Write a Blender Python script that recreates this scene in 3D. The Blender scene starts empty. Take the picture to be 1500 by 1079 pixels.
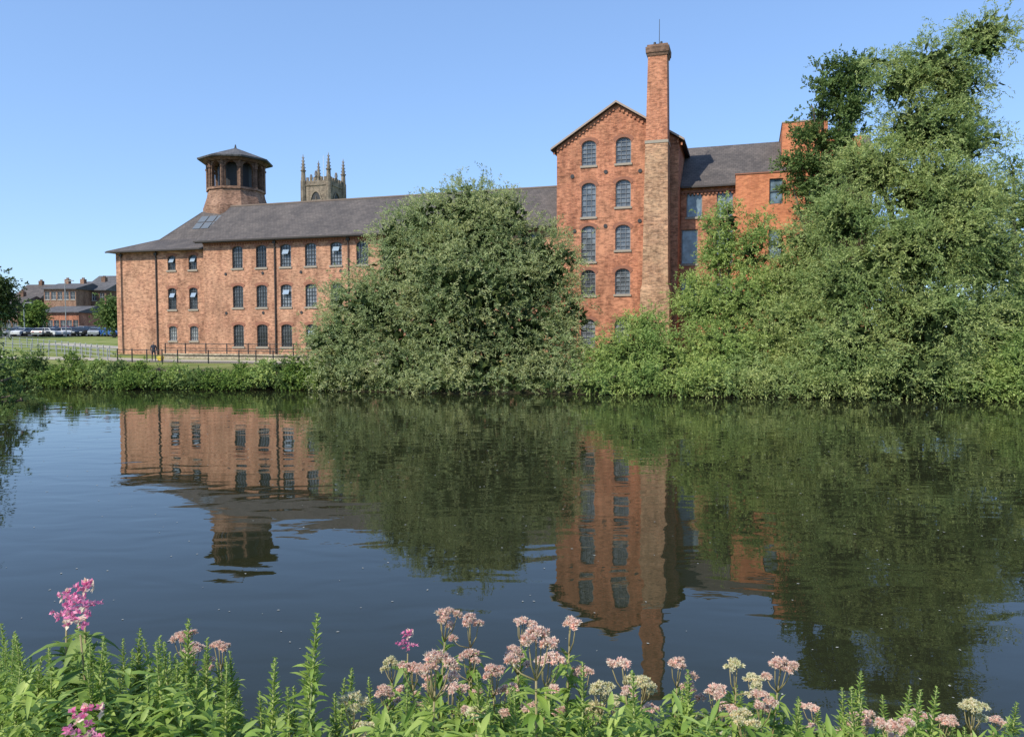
import bpy, math, random
import numpy as np
from mathutils import Vector, Matrix
from mathutils.geometry import tessellate_polygon
random.seed(7); rng=np.random.default_rng(7)
scene=bpy.context.scene
col=scene.collection
# ------------------------------------------------------------------ camera
F=1091.0; TH=math.radians(2.7); CZ=3.5
cam_d=bpy.data.cameras.new("camera"); cam=bpy.data.objects.new("camera",cam_d); col.objects.link(cam)
cam_d.sensor_width=36; cam_d.lens=F/1500*36; cam_d.clip_start=0.05; cam_d.clip_end=6000
cam.location=(0,0,CZ); cam.rotation_euler=(math.radians(90)-TH,0,0); scene.camera=cam
def at(px,py,Y):
    """survey helper: world point at real distance Y seen under the measured angles"""
    u=(px-750)/F; v=(539.5-py)/F
    dy=math.cos(TH)+v*math.sin(TH); dz=-math.sin(TH)+v*math.cos(TH)
    k=Y/dy
    return Vector((u*k,Y,CZ+dz*k))
# ------------------------------------------------------------------ light
SAZ=math.radians(180+42); SEL=math.radians(45)
S=Vector((math.sin(SAZ)*math.cos(SEL),math.cos(SAZ)*math.cos(SEL),math.sin(SEL)))
w=bpy.data.worlds.new("World"); scene.world=w; w.use_nodes=True
nt=w.node_tree; bg=nt.nodes["Background"]
sky=nt.nodes.new("ShaderNodeTexSky"); sky.sky_type='NISHITA'; sky.sun_disc=False
sky.sun_elevation=SEL; sky.sun_rotation=SAZ; sky.altitude=0; sky.air_density=1.0; sky.dust_density=0.4; sky.ozone_density=1.3
def mulnode(c):
    t=nt.nodes.new("ShaderNodeVectorMath"); t.operation='MULTIPLY'; t.inputs[1].default_value=c; return t
pre=mulnode((0.15,0.15,0.15)); gam=nt.nodes.new("ShaderNodeGamma"); gam.inputs[1].default_value=0.6; tint=mulnode((4.6,6.1,8.4))
nt.links.new(sky.outputs[0],pre.inputs[0]); nt.links.new(pre.outputs[0],gam.inputs[0]); nt.links.new(gam.outputs[0],tint.inputs[0]); nt.links.new(tint.outputs[0],bg.inputs[0]); bg.inputs[1].default_value=0.15
sd=bpy.data.lights.new("sun","SUN"); sd.energy=5.0; sd.angle=math.radians(0.53); sd.color=(1,0.94,0.81)
so=bpy.data.objects.new("sun",sd); col.objects.link(so); so.location=(-30,-30,60)
so.rotation_euler=S.to_track_quat('Z','Y').to_euler()
scene.view_settings.view_transform='Standard'; scene.view_settings.look='None'; scene.view_settings.exposure=0
# ------------------------------------------------------------------ materials
def newmat(name):
    m=bpy.data.materials.new(name); m.use_nodes=True
    n=m.node_tree.nodes; l=m.node_tree.links
    return m,n,l,n["Principled BSDF"]
def plain(name,c,rough=0.7,metal=0,spec=0.5,var=0.15,scale=3.0):
    m,n,l,b=newmat(name)
    tc=n.new("ShaderNodeTexCoord"); no=n.new("ShaderNodeTexNoise"); no.inputs["Scale"].default_value=scale; no.inputs["Detail"].default_value=5
    mx=n.new("ShaderNodeMix"); mx.data_type='RGBA'; mx.inputs[6].default_value=[x*(1-var) for x in c]+[1]; mx.inputs[7].default_value=[min(1,x*(1+var)) for x in c]+[1]
    l.new(tc.outputs["Object"],no.inputs["Vector"]); l.new(no.outputs["Fac"],mx.inputs[0]); l.new(mx.outputs[2],b.inputs["Base Color"])
    b.inputs["Roughness"].default_value=rough; b.inputs["Metallic"].default_value=metal; b.inputs["Specular IOR Level"].default_value=spec
    return m
def ramp(n,pts):
    r=n.new("ShaderNodeValToRGB"); e=r.color_ramp.elements
    while len(e)<len(pts): e.new(0.5)
    for i,(p,c) in enumerate(pts): e[i].position=p; e[i].color=(*c,1)
    return r
def brick(name,c1,c2,c3,mortar,bw=0.26,rh=0.085,stain=0.45,sp_=0.55,str_=0.55):
    m,n,l,b=newmat(name)
    tc=n.new("ShaderNodeTexCoord"); sp=n.new("ShaderNodeSeparateXYZ"); l.new(tc.outputs["Object"],sp.inputs[0])
    ad=n.new("ShaderNodeMath"); ad.operation='ADD'; l.new(sp.outputs[0],ad.inputs[0]); l.new(sp.outputs[1],ad.inputs[1])
    cb=n.new("ShaderNodeCombineXYZ"); l.new(ad.outputs[0],cb.inputs[0]); l.new(sp.outputs[2],cb.inputs[1])
    br=n.new("ShaderNodeTexBrick"); l.new(cb.outputs[0],br.inputs["Vector"])
    br.inputs["Scale"].default_value=1; br.inputs["Brick Width"].default_value=bw; br.inputs["Row Height"].default_value=rh
    br.inputs["Mortar Size"].default_value=0.007; br.inputs["Bias"].default_value=-0.1
    br.inputs["Color1"].default_value=(*c1,1); br.inputs["Color2"].default_value=(*c2,1); br.inputs["Mortar"].default_value=(*mortar,1)
    n1=n.new("ShaderNodeTexNoise"); n1.inputs["Scale"].default_value=0.35; n1.inputs["Detail"].default_value=7; n1.inputs["Roughness"].default_value=0.65
    l.new(tc.outputs["Object"],n1.inputs["Vector"])
    r1=ramp(n,[(0.42,(0,0,0)),(0.62,(1,1,1))]); l.new(n1.outputs["Fac"],r1.inputs[0])
    mx=n.new("ShaderNodeMix"); mx.data_type='RGBA'; mx.inputs[7].default_value=(*c3,1)
    mm=n.new("ShaderNodeMath"); mm.operation='MULTIPLY'; mm.inputs[1].default_value=stain; l.new(r1.outputs[0],mm.inputs[0]); l.new(mm.outputs[0],mx.inputs[0])
    l.new(br.outputs["Color"],mx.inputs[6])
    mp=n.new("ShaderNodeMapping"); mp.inputs["Scale"].default_value=(1.0,1.0,0.30); l.new(tc.outputs["Object"],mp.inputs[0])
    n2=n.new("ShaderNodeTexNoise"); n2.inputs["Scale"].default_value=0.9; n2.inputs["Detail"].default_value=9; n2.inputs["Roughness"].default_value=0.68; l.new(mp.outputs[0],n2.inputs["Vector"])
    r2=ramp(n,[(0.32,(str_,str_*0.96,str_*0.94)),(0.58,(1.12,1.12,1.1))]); l.new(n2.outputs["Fac"],r2.inputs[0])
    m2=n.new("ShaderNodeMix"); m2.data_type='RGBA'; m2.blend_type='MULTIPLY'; m2.inputs[0].default_value=1
    l.new(mx.outputs[2],m2.inputs[6]); l.new(r2.outputs[0],m2.inputs[7])
    mp3=n.new("ShaderNodeMapping"); mp3.inputs["Scale"].default_value=(0.6,0.6,1.6); l.new(tc.outputs["Object"],mp3.inputs[0])
    n3=n.new("ShaderNodeTexNoise"); n3.inputs["Scale"].default_value=4.2; n3.inputs["Detail"].default_value=4; n3.inputs["Roughness"].default_value=0.7; l.new(mp3.outputs[0],n3.inputs["Vector"])
    r3=ramp(n,[(0.36,(sp_,sp_,sp_)),(0.55,(1.12,1.12,1.12))]); l.new(n3.outputs["Fac"],r3.inputs[0])
    m3=n.new("ShaderNodeMix"); m3.data_type='RGBA'; m3.blend_type='MULTIPLY'; m3.inputs[0].default_value=1
    l.new(m2.outputs[2],m3.inputs[6]); l.new(r3.outputs[0],m3.inputs[7])
    l.new(m3.outputs[2],b.inputs["Base Color"]); b.inputs["Roughness"].default_value=0.9; b.inputs["Specular IOR Level"].default_value=0.2
    return m
def slate(name,c,c2):
    m,n,l,b=newmat(name)
    tc=n.new("ShaderNodeTexCoord"); 
    br=n.new("ShaderNodeTexBrick"); l.new(tc.outputs["Object"],br.inputs["Vector"])
    br.inputs["Scale"].default_value=1; br.inputs["Brick Width"].default_value=0.35; br.inputs["Row Height"].default_value=0.24; br.inputs["Mortar Size"].default_value=0.012
    br.inputs["Color1"].default_value=(*c,1); br.inputs["Color2"].default_value=(*c2,1); br.inputs["Mortar"].default_value=(c[0]*.45,c[1]*.45,c[2]*.45,1)
    n2=n.new("ShaderNodeTexNoise"); n2.inputs["Scale"].default_value=0.6; n2.inputs["Detail"].default_value=9; n2.inputs["Roughness"].default_value=0.7; l.new(tc.outputs["Object"],n2.inputs["Vector"])
    r2=ramp(n,[(0.35,(0.74,0.74,0.74)),(0.65,(1.22,1.18,1.12))]); l.new(n2.outputs["Fac"],r2.inputs[0])
    m2=n.new("ShaderNodeMix"); m2.data_type='RGBA'; m2.blend_type='MULTIPLY'; m2.inputs[0].default_value=1
    l.new(br.outputs["Color"],m2.inputs[6]); l.new(r2.outputs[0],m2.inputs[7]); l.new(m2.outputs[2],b.inputs["Base Color"])
    b.inputs["Roughness"].default_value=0.8; b.inputs["Specular IOR Level"].default_value=0.2
    return m
def glassm(name,a,bb,rough=0.06):
    m,n,l,b=newmat(name)
    oi=n.new("ShaderNodeObjectInfo"); r=ramp(n,[(0,a),(1,bb)]); l.new(oi.outputs["Random"],r.inputs[0])
    tc=n.new("ShaderNodeTexCoord"); no=n.new("ShaderNodeTexNoise"); no.inputs["Scale"].default_value=1.4; l.new(tc.outputs["Object"],no.inputs["Vector"])
    r2=ramp(n,[(0.35,(0.5,0.5,0.5)),(0.65,(1.3,1.3,1.3))]); l.new(no.outputs["Fac"],r2.inputs[0])
    m2=n.new("ShaderNodeMix"); m2.data_type='RGBA'; m2.blend_type='MULTIPLY'; m2.inputs[0].default_value=1
    l.new(r.outputs[0],m2.inputs[6]); l.new(r2.outputs[0],m2.inputs[7]); l.new(m2.outputs[2],b.inputs["Base Color"])
    b.inputs["Roughness"].default_value=rough; b.inputs["IOR"].default_value=1.6
    return m
def leafm(name,dark,mid,light,transl=0.3,patch=0.5,rough=0.6,spec=0.15):
    m,n,l,b=newmat(name)
    g=n.new("ShaderNodeNewGeometry"); r=ramp(n,[(0,dark),(0.5,mid),(1,light)]); l.new(g.outputs["Random Per Island"],r.inputs[0])
    tc=n.new("ShaderNodeTexCoord"); no=n.new("ShaderNodeTexNoise"); no.inputs["Scale"].default_value=patch; no.inputs["Detail"].default_value=4; l.new(tc.outputs["Object"],no.inputs["Vector"])
    r2=ramp(n,[(0.35,(0.74,0.82,0.76)),(0.65,(1.18,1.1,1.05))]); l.new(no.outputs["Fac"],r2.inputs[0])  # noise puts clumps of shade into the leaf colour
    m2=n.new("ShaderNodeMix"); m2.data_type='RGBA'; m2.blend_type='MULTIPLY'; m2.inputs[0].default_value=1
    l.new(r.outputs[0],m2.inputs[6]); l.new(r2.outputs[0],m2.inputs[7]); l.new(m2.outputs[2],b.inputs["Base Color"])
    b.inputs["Roughness"].default_value=rough; b.inputs["Specular IOR Level"].default_value=spec
    t=n.new("ShaderNodeBsdfTranslucent"); l.new(m2.outputs[2],t.inputs[0])
    ms=n.new("ShaderNodeMixShader"); ms.inputs[0].default_value=transl
    l.new(b.outputs[0],ms.inputs[1]); l.new(t.outputs[0],ms.inputs[2]); l.new(ms.outputs[0],n["Material Output"].inputs[0])
    return m
M_brick=brick("old_orange_brick",(0.53,0.255,0.15),(0.34,0.14,0.085),(0.50,0.30,0.195),(0.44,0.34,0.26))
M_brickg=brick("red_brick",(0.54,0.205,0.11),(0.33,0.108,0.06),(0.52,0.26,0.155),(0.42,0.29,0.21))
M_brickn=brick("new_orange_brick",(0.56,0.2,0.092),(0.44,0.14,0.068),(0.52,0.19,0.09),(0.45,0.26,0.17),stain=0.3,sp_=0.75,str_=0.8)
M_brickc=brick("sooty_mixed_brick",(0.54,0.28,0.16),(0.22,0.115,0.075),(0.5,0.34,0.21),(0.42,0.32,0.23),stain=0.55,sp_=0.5)
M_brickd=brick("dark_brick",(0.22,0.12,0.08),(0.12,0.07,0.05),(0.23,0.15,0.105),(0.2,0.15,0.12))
M_brickm=brick("weathered_brick",(0.36,0.19,0.125),(0.2,0.105,0.072),(0.34,0.22,0.15),(0.3,0.24,0.19))
M_arch=plain("arch_brick",(0.28,0.12,0.075),0.9)
M_stone=brick("pale_stone",(0.5,0.42,0.31),(0.4,0.33,0.24),(0.34,0.28,0.2),(0.24,0.2,0.15),bw=0.8,rh=0.35,stain=0.5)
M_cath=brick("brown_gritstone",(0.33,0.265,0.2),(0.22,0.18,0.14),(0.13,0.11,0.09),(0.14,0.11,0.09),bw=1.0,rh=0.45,stain=0.7)
M_slate=slate("old_slate",(0.128,0.112,0.107),(0.095,0.085,0.083))
M_slateg=slate("grey_slate",(0.14,0.135,0.14),(0.1,0.1,0.105))
M_dark=plain("dark_iron",(0.025,0.025,0.028),0.6)
M_gutter=plain("gutter_black",(0.045,0.035,0.03),0.6)
M_sill=plain("stone_sill",(0.33,0.28,0.22),0.8)
M_frame=plain("dark_frame",(0.07,0.075,0.08),0.5)
M_framel=plain("grey_frame",(0.2,0.21,0.22),0.5)
M_white=plain("white_paint",(0.7,0.7,0.68),0.5,var=0.06)
M_lgrey=plain("galvanised_steel",(0.36,0.37,0.36),0.45,metal=0.3)
M_glass=glassm("old_window_glass",(0.012,0.014,0.016),(0.12,0.13,0.14))
M_glassl=glassm("blind_window_glass",(0.15,0.17,0.19),(0.26,0.28,0.3))
M_glassp=glassm("papered_window_glass",(0.3,0.31,0.3),(0.4,0.4,0.37),0.3)
M_glassb=glassm("blue_window_glass",(0.15,0.21,0.25),(0.22,0.29,0.34))
M_hop=plain("open_pane",(0.28,0.35,0.43),0.12,var=0.05)  # pale blue is the sky reflection of tilted glass, painted as colour
M_asph=plain("asphalt",(0.06,0.06,0.06),0.95,scale=1)
M_bark=plain("bark",(0.13,0.10,0.07),0.95,var=0.4)
M_willow=leafm("willow_leaf",(0.20,0.25,0.09),(0.37,0.43,0.185),(0.54,0.58,0.32),0.42)
M_willowb=leafm("willow_leaf_fresh",(0.19,0.26,0.08),(0.35,0.43,0.15),(0.50,0.57,0.25),0.42)
M_shrub=leafm("shrub_leaf",(0.18,0.27,0.07),(0.34,0.44,0.13),(0.48,0.57,0.21),0.42)
M_darkleaf=leafm("alder_leaf",(0.07,0.12,0.035),(0.14,0.21,0.065),(0.24,0.32,0.11),0.38)
M_hedge=leafm("hedge_leaf",(0.09,0.16,0.035),(0.18,0.27,0.06),(0.31,0.41,0.1),0.38)
M_inner=leafm("inner_leaf",(0.035,0.055,0.018),(0.06,0.09,0.03),(0.11,0.15,0.05),0.3)  # crown filler leaves, darkened: shadow in the clump gaps put into the colour
M_herb=leafm("herb_leaf",(0.17,0.27,0.045),(0.29,0.41,0.09),(0.43,0.53,0.16),0.4,6,0.5,0.3)
M_herb2=leafm("herb_leaf_dull",(0.12,0.2,0.045),(0.21,0.31,0.075),(0.31,0.41,0.13),0.38,6,0.5,0.3)
M_stem=plain("herb_stem",(0.26,0.3,0.1),0.7)
M_stemr=plain("reddish_stem",(0.24,0.2,0.09),0.7)
M_pink=leafm("pink_floret",(0.68,0.40,0.37),(0.88,0.66,0.58),(0.95,0.85,0.74),0.4,30,0.9,0.1)
M_cream=leafm("cream_floret",(0.5,0.55,0.25),(0.84,0.74,0.52),(0.93,0.86,0.7),0.4,30,0.9,0.1)
M_mag=leafm("magenta_petal",(0.55,0.08,0.30),(0.78,0.2,0.45),(0.88,0.45,0.6),0.4,30)
# ------------------------------------------------------------------ helpers
def thing(name,label,cat,loc=(0,0,0),rotz=0,group=None):
    o=bpy.data.objects.new(name,None); o.empty_display_size=0.5; col.objects.link(o)
    o.location=loc; o.rotation_euler=(0,0,rotz); o["label"]=label; o["category"]=cat
    if group: o["group"]=group
    return o
def mobj(name,me,parent=None,loc=(0,0,0),rot=(0,0,0)):
    o=bpy.data.objects.new(name,me); col.objects.link(o)
    if parent is not None: o.parent=parent
    o.location=loc; o.rotation_euler=rot
    return o
class MB:
    def __init__(s): s.v=[]; s.f=[]
    def poly(s,pts):
        i=len(s.v); s.v+= [tuple(p) for p in pts]; s.f.append(tuple(range(i,i+len(pts))))
    def box(s,x0,y0,z0,x1,y1,z1):
        i=len(s.v); s.v+=[(x0,y0,z0),(x1,y0,z0),(x1,y1,z0),(x0,y1,z0),(x0,y0,z1),(x1,y0,z1),(x1,y1,z1),(x0,y1,z1)]
        s.f+=[tuple(i+k for k in q) for q in ((0,3,2,1),(4,5,6,7),(0,1,5,4),(1,2,6,5),(2,3,7,6),(3,0,4,7))]
    def frus(s,cx,cy,z0,z1,r0,r1,n=4,a0=math.pi/4,caps=True):
        i=len(s.v)
        for z,r in ((z0,r0),(z1,r1)):
            for k in range(n):
                a=a0+2*math.pi*k/n; s.v.append((cx+r*math.cos(a),cy+r*math.sin(a),z))
        for k in range(n): s.f.append((i+k,i+(k+1)%n,i+n+(k+1)%n,i+n+k))
        if caps: s.f.append(tuple(i+k for k in range(n))[::-1]); s.f.append(tuple(i+n+k for k in range(n)))
    def tube(s,pts,rs,n=6):
        i=len(s.v); pts=[Vector(p) for p in pts]
        for j,p in enumerate(pts):
            d=(pts[min(j+1,len(pts)-1)]-pts[max(j-1,0)]).normalized()
            a=d.cross(Vector((0.3,0.9,0.1))); a=(a if a.length>1e-3 else Vector((1,0,0))).normalized(); b=d.cross(a)
            for k in range(n):
                t=2*math.pi*k/n; s.v.append(tuple(p+rs[j]*(a*math.cos(t)+b*math.sin(t))))
        for j in range(len(pts)-1):
            for k in range(n):
                s.f.append((i+j*n+k,i+j*n+(k+1)%n,i+(j+1)*n+(k+1)%n,i+(j+1)*n+k))
        s.f.append(tuple(i+k for k in range(n))[::-1]); s.f.append(tuple(i+(len(pts)-1)*n+k for k in range(n)))
    def extr(s,poly,axis,a,b):
        def P(p,t):
            return {'y':(p[0],t,p[1]),'x':(t,p[0],p[1]),'z':(p[0],p[1],t)}[axis]
        i=len(s.v); n=len(poly)
        s.v+=[P(p,a) for p in poly]+[P(p,b) for p in poly]
        s.f.append(tuple(range(i,i+n))); s.f.append(tuple(range(i+n,i+2*n))[::-1])
        for k in range(n): s.f.append((i+k,i+n+k,i+n+(k+1)%n,i+(k+1)%n))
    def me(s,name,mat,smooth=False):
        m=bpy.data.meshes.new(name); m.from_pydata(s.v,[],s.f); m.materials.append(mat)
        if smooth: m.shade_smooth()
        m.update(); return m
    def obj(s,name,mat,parent=None,loc=(0,0,0),rot=(0,0,0),smooth=False):
        return mobj(name,s.me(name,mat,smooth),parent,loc,rot)
def npmesh(name,V,Q,mat,smooth=False,mat2=None,n2=0):
    m=bpy.data.meshes.new(name); V=np.ascontiguousarray(V,dtype=np.float32).reshape(-1,3); Q=np.ascontiguousarray(Q,dtype=np.int32).reshape(-1,4)
    m.vertices.add(len(V)); m.vertices.foreach_set("co",V.ravel())
    m.loops.add(Q.size); m.loops.foreach_set("vertex_index",Q.ravel())
    m.polygons.add(len(Q)); m.polygons.foreach_set("loop_start",np.arange(0,Q.size,4,dtype=np.int32))
    if smooth: m.polygons.foreach_set("use_smooth",np.ones(len(Q),dtype=bool))
    m.materials.append(mat)
    if mat2:
        m.materials.append(mat2); mi=np.zeros(len(Q),dtype=np.int32); mi[len(Q)-n2:]=1; m.polygons.foreach_set("material_index",mi)
    m.update(calc_edges=True); return m
# ------------------------------------------------------------------ terrain
def Yb(x): return 43.3-0.169*x+0.5*math.sin(x*0.35)+0.3*math.sin(x*0.9+1)
def Yn(x):
    y=4.2+0.25*math.sin(x*1.3)
    if x<-23: y=max(y,min(36,4.2+(-23-x)*7))
    return y
PD=[-8,-3,0,0.8,3,18,26,60,88,200,4000]; PH=[-2.5,-1.2,0.02,0.3,0.6,0.9,1.2,2.6,3.4,3.5,3.5]
def gh(x,y):
    d=(y-Yb(x))*0.985
    dn=Yn(x)-y
    hn=float(np.interp(dn,[-3,0,0.9,1.6,3,50],[-2,0,1.0,1.45,1.5,1.8]))
    hf=float(np.interp(d,PD,PH))
    return max(hn,hf)
xs=sorted(set([-3000,-1500,-800,-400,-250,-180,-140,-110,-90]+list(np.arange(-76,60,2.0))+list(np.arange(-8,8,0.5))+[66,80,100,140,200,400,800,1500,3000]))
ys=sorted(set([-1500,-300,-60,-20,-8]+list(np.arange(-3,8,0.35))+list(np.arange(8,36,2.0))+list(np.arange(36,80,0.8))+list(np.arange(80,160,4))+[180,220,300,450,800,1500,4000]))
V=[(x,y,gh(x,y)+(0.05*math.sin(x*2.1+y*1.7) if abs(y)<5 else 0)) for y in ys for x in xs]; nx=len(xs)
Fc=[(j*nx+i,j*nx+i+1,(j+1)*nx+i+1,(j+1)*nx+i) for j in range(len(ys)-1) for i in range(nx-1)]
m=bpy.data.meshes.new("ground"); m.from_pydata(V,[],Fc)
gm,n,l,b=newmat("ground_grass")
tc=n.new("ShaderNodeTexCoord"); no=n.new("ShaderNodeTexNoise"); no.inputs["Scale"].default_value=0.35; no.inputs["Detail"].default_value=10; no.inputs["Roughness"].default_value=0.7; l.new(tc.outputs["Object"],no.inputs["Vector"])
r=ramp(n,[(0.35,(0.10,0.14,0.03)),(0.5,(0.19,0.22,0.06)),(0.65,(0.29,0.28,0.12))]); l.new(no.outputs["Fac"],r.inputs[0])
sp=n.new("ShaderNodeSeparateXYZ"); l.new(tc.outputs["Object"],sp.inputs[0]); rs=ramp(n,[(0.55,(1,1,1)),(0.9,(0,0,0))]); l.new(sp.outputs[2],rs.inputs[0])
mx=n.new("ShaderNodeMix"); mx.data_type='RGBA'; mx.inputs[7].default_value=(0.045,0.04,0.022,1); l.new(rs.outputs[0],mx.inputs[0]); l.new(r.outputs[0],mx.inputs[6])
l.new(mx.outputs[2],b.inputs["Base Color"]); b.inputs["Roughness"].default_value=1; b.inputs["Specular IOR Level"].default_value=0.1
m.materials.append(gm); m.shade_smooth(); g=mobj("ground",m); g["kind"]="structure"
# water
wm,n,l,b=newmat("river_water")
b.inputs["Base Color"].default_value=(0.019,0.021,0.010,1); b.inputs["Roughness"].default_value=0.008; b.inputs["IOR"].default_value=1.42
tc=n.new("ShaderNodeTexCoord"); mp=n.new("ShaderNodeMapping"); mp.inputs["Scale"].default_value=(0.5,1.0,1.0); mp.inputs["Rotation"].default_value=(0,0,math.radians(-6)); l.new(tc.outputs["Object"],mp.inputs[0])
def nz(sc,de,dist):
    q=n.new("ShaderNodeTexNoise"); q.inputs["Scale"].default_value=sc; q.inputs["Detail"].default_value=de; q.inputs["Distortion"].default_value=dist; l.new(mp.outputs[0],q.inputs["Vector"]); return q
a1=nz(1.3,1,0.6); a2=nz(5.5,2,0.3); a3=nz(0.10,3,0.2)
pr=ramp(n,[(0.40,(0.2,0.2,0.2)),(0.65,(1,1,1))]); l.new(a3.outputs["Fac"],pr.inputs[0])
mu=n.new("ShaderNodeMath"); mu.operation='MULTIPLY'; l.new(a2.outputs["Fac"],mu.inputs[0]); l.new(pr.outputs[0],mu.inputs[1])
mu2=n.new("ShaderNodeMath"); mu2.operation='MULTIPLY'; mu2.inputs[1].default_value=0.15; l.new(mu.outputs[0],mu2.inputs[0])
ad=n.new("ShaderNodeMath"); ad.operation='ADD'; l.new(a1.outputs["Fac"],ad.inputs[0]); l.new(mu2.outputs[0],ad.inputs[1])
bp=n.new("ShaderNodeBump"); bp.inputs["Strength"].default_value=1; bp.inputs["Distance"].default_value=0.0085; l.new(ad.outputs[0],bp.inputs["Height"]); l.new(bp.outputs[0],b.inputs["Normal"])
mb=MB(); mb.poly([(-900,-3,0),(900,-3,0),(900,260,0),(-900,260,0)]); wa=mb.obj("water",wm); wa["kind"]="structure"
# ------------------------------------------------------------------ facade frame
ANG=math.radians(-17.6); O=Vector((-30.9,75,0)); E=Vector((math.cos(ANG),math.sin(ANG),0)); B=Vector((-math.sin(ANG),math.cos(ANG),0))
def fw(s,t,z=0): return O+E*s+B*t+Vector((0,0,z))
def sx(px,t):
    u=(px-750)/F; return (75*u+30.9+t*(.953*u-.302))/(.953+.302*u)
def arch(w,h,rise,n=8):
    p=[(-w/2,0),(w/2,0)]
    if rise<=0: return p+[(w/2,h),(-w/2,h)]
    return p+[(w/2*math.cos(a),h-rise+rise*math.sin(a)) for a in np.linspace(0,math.pi,n)]
cache={}
def winmeshes(w,h,rise,cols,rows,fm,gl,sill,lint,detail=True):
    k=(w,h,rise,cols,rows,fm.name,gl.name,sill,lint)
    if k in cache: return cache[k]
    mb=MB(); mb.poly([(x,0.20,z) for x,z in arch(w,h,rise)]); g=mb.me("window",gl)
    mb=MB(); out=arch(w-0.01,h-0.01,rise); fr=0.06
    inn=[(x*(1-2*fr/w), fr+z*(1-2*fr/h)) for x,z in out]; N=len(out)
    for i in range(N):
        j=(i+1)%N
        mb.poly([(out[i][0],0.11,out[i][1]+0.005),(out[j][0],0.11,out[j][1]+0.005),(inn[j][0],0.11,inn[j][1]),(inn[i][0],0.11,inn[i][1])])
        mb.poly([(inn[i][0],0.11,inn[i][1]),(inn[j][0],0.11,inn[j][1]),(inn[j][0],0.19,inn[j][1]),(inn[i][0],0.19,inn[i][1])])
    for c in range(1,cols):
        x=-w/2+w*c/cols; zt=h-rise+rise*math.sqrt(max(0,1-(2*x/w)**2))-0.03
        mb.box(x-0.015,0.13,0.05,x+0.015,0.17,zt)
    for r_ in range(1,rows):
        z=h*r_/rows; x1=w/2-0.05
        if z>h-rise: x1=w/2*math.sqrt(max(0.01,1-((z-h+rise)/rise)**2))-0.05
        mb.box(-x1,0.125,z-0.015,x1,0.175,z+0.015)
    f=mb.me("frame",fm)
    s_=None; li=None
    if sill:
        mb=MB(); mb.box(-w/2-0.1,-0.09,-0.17,w/2+0.1,0.105,-0.003); s_=mb.me("sill",M_sill)
    if lint:
        mb=MB(); A=arch(w,h,rise)[2:] if rise>0 else [(w/2,h),(-w/2,h)]
        ex=0.25
        Bq=[(x*(1+2*ex*0.9/w) , h-rise+ (z-(h-rise))+ex) for x,z in A]
        for i in range(len(A)-1):
            q=[A[i],A[i+1],Bq[i+1],Bq[i]]
            mb.poly([(x,-0.025,z) for x,z in q])
            mb.poly([(Bq[i][0],-0.025,Bq[i][1]),(Bq[i+1][0],-0.025,Bq[i+1][1]),(Bq[i+1][0],0.0,Bq[i+1][1]),(Bq[i][0],0.0,Bq[i][1])])
        li=mb.me("lintel",M_arch)
    cache[k]=(g,f,s_,li); return cache[k]
mb=MB(); mb.box(-0.5,-0.02,-0.36,0.5,0.02,0); HOP=mb.me("open_pane",M_hop)
def window(par,s,t,z,w,h,rise=0.25,cols=4,rows=6,fm=None,gl=None,sill=True,lint=True,hop=False):
    g,f,si,li=winmeshes(w,h,rise,cols,rows,fm or M_frame,gl or M_glass,sill,lint)
    o=mobj("window",g,par,(s,t,z)); mobj("frame",f,o)
    if si: mobj("sill",si,o)
    if li: mobj("lintel",li,o)
    if hop:
        q=mobj("open_pane",HOP,o,(0,0.09,h*hop),(math.radians(-27),0,0)); q.scale=(w*0.55,1,1.3)
def wall(name,outer,holes,t,mat,par,depth=0.2):
    loops=[[Vector((p[0],p[1],0)) for p in outer]]+[[Vector((p[0],p[1],0)) for p in h] for h in holes]
    tris=tessellate_polygon(loops); flat=[p for L in loops for p in L]
    v=[(p.x,t,p.y) for p in flat]; f=[tuple(x) for x in tris]
    for h in holes:
        i=len(v); n=len(h); v+=[(p[0],t,p[1]) for p in h]+[(p[0],t+depth,p[1]) for p in h]
        f+=[(i+k,i+(k+1)%n,i+n+(k+1)%n,i+n+k) for k in range(n)]
    return v,f
def mkwall(par,outer,wins,t,mat,back,name="wall"):
    holes=[[(x+wd['s'],z+wd['z']) for x,z in arch(wd['w'],wd['h'],wd.get('rise',0.25))] for wd in wins]
    v,f=wall(name,outer,holes,t,mat,par)
    i=len(v); n=len(outer)
    v+=[(p[0],t,p[1]) for p in outer]+[(p[0],back,p[1]) for p in outer]
    f+=[(i+k,i+(k+1)%n,i+n+(k+1)%n,i+n+k) for k in range(n)]
    f.append(tuple(range(i+n,i+2*n)))
    m=bpy.data.meshes.new(name); m.from_pydata(v,[],f); m.materials.append(mat); m.update()
    o=mobj(name,m,par)
    for wd in wins:
        d=dict(wd); s=d.pop('s'); z=d.pop('z'); w_=d.pop('w'); h_=d.pop('h')
        window(par,s,t,z,w_,h_,**d)
    return o
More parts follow.
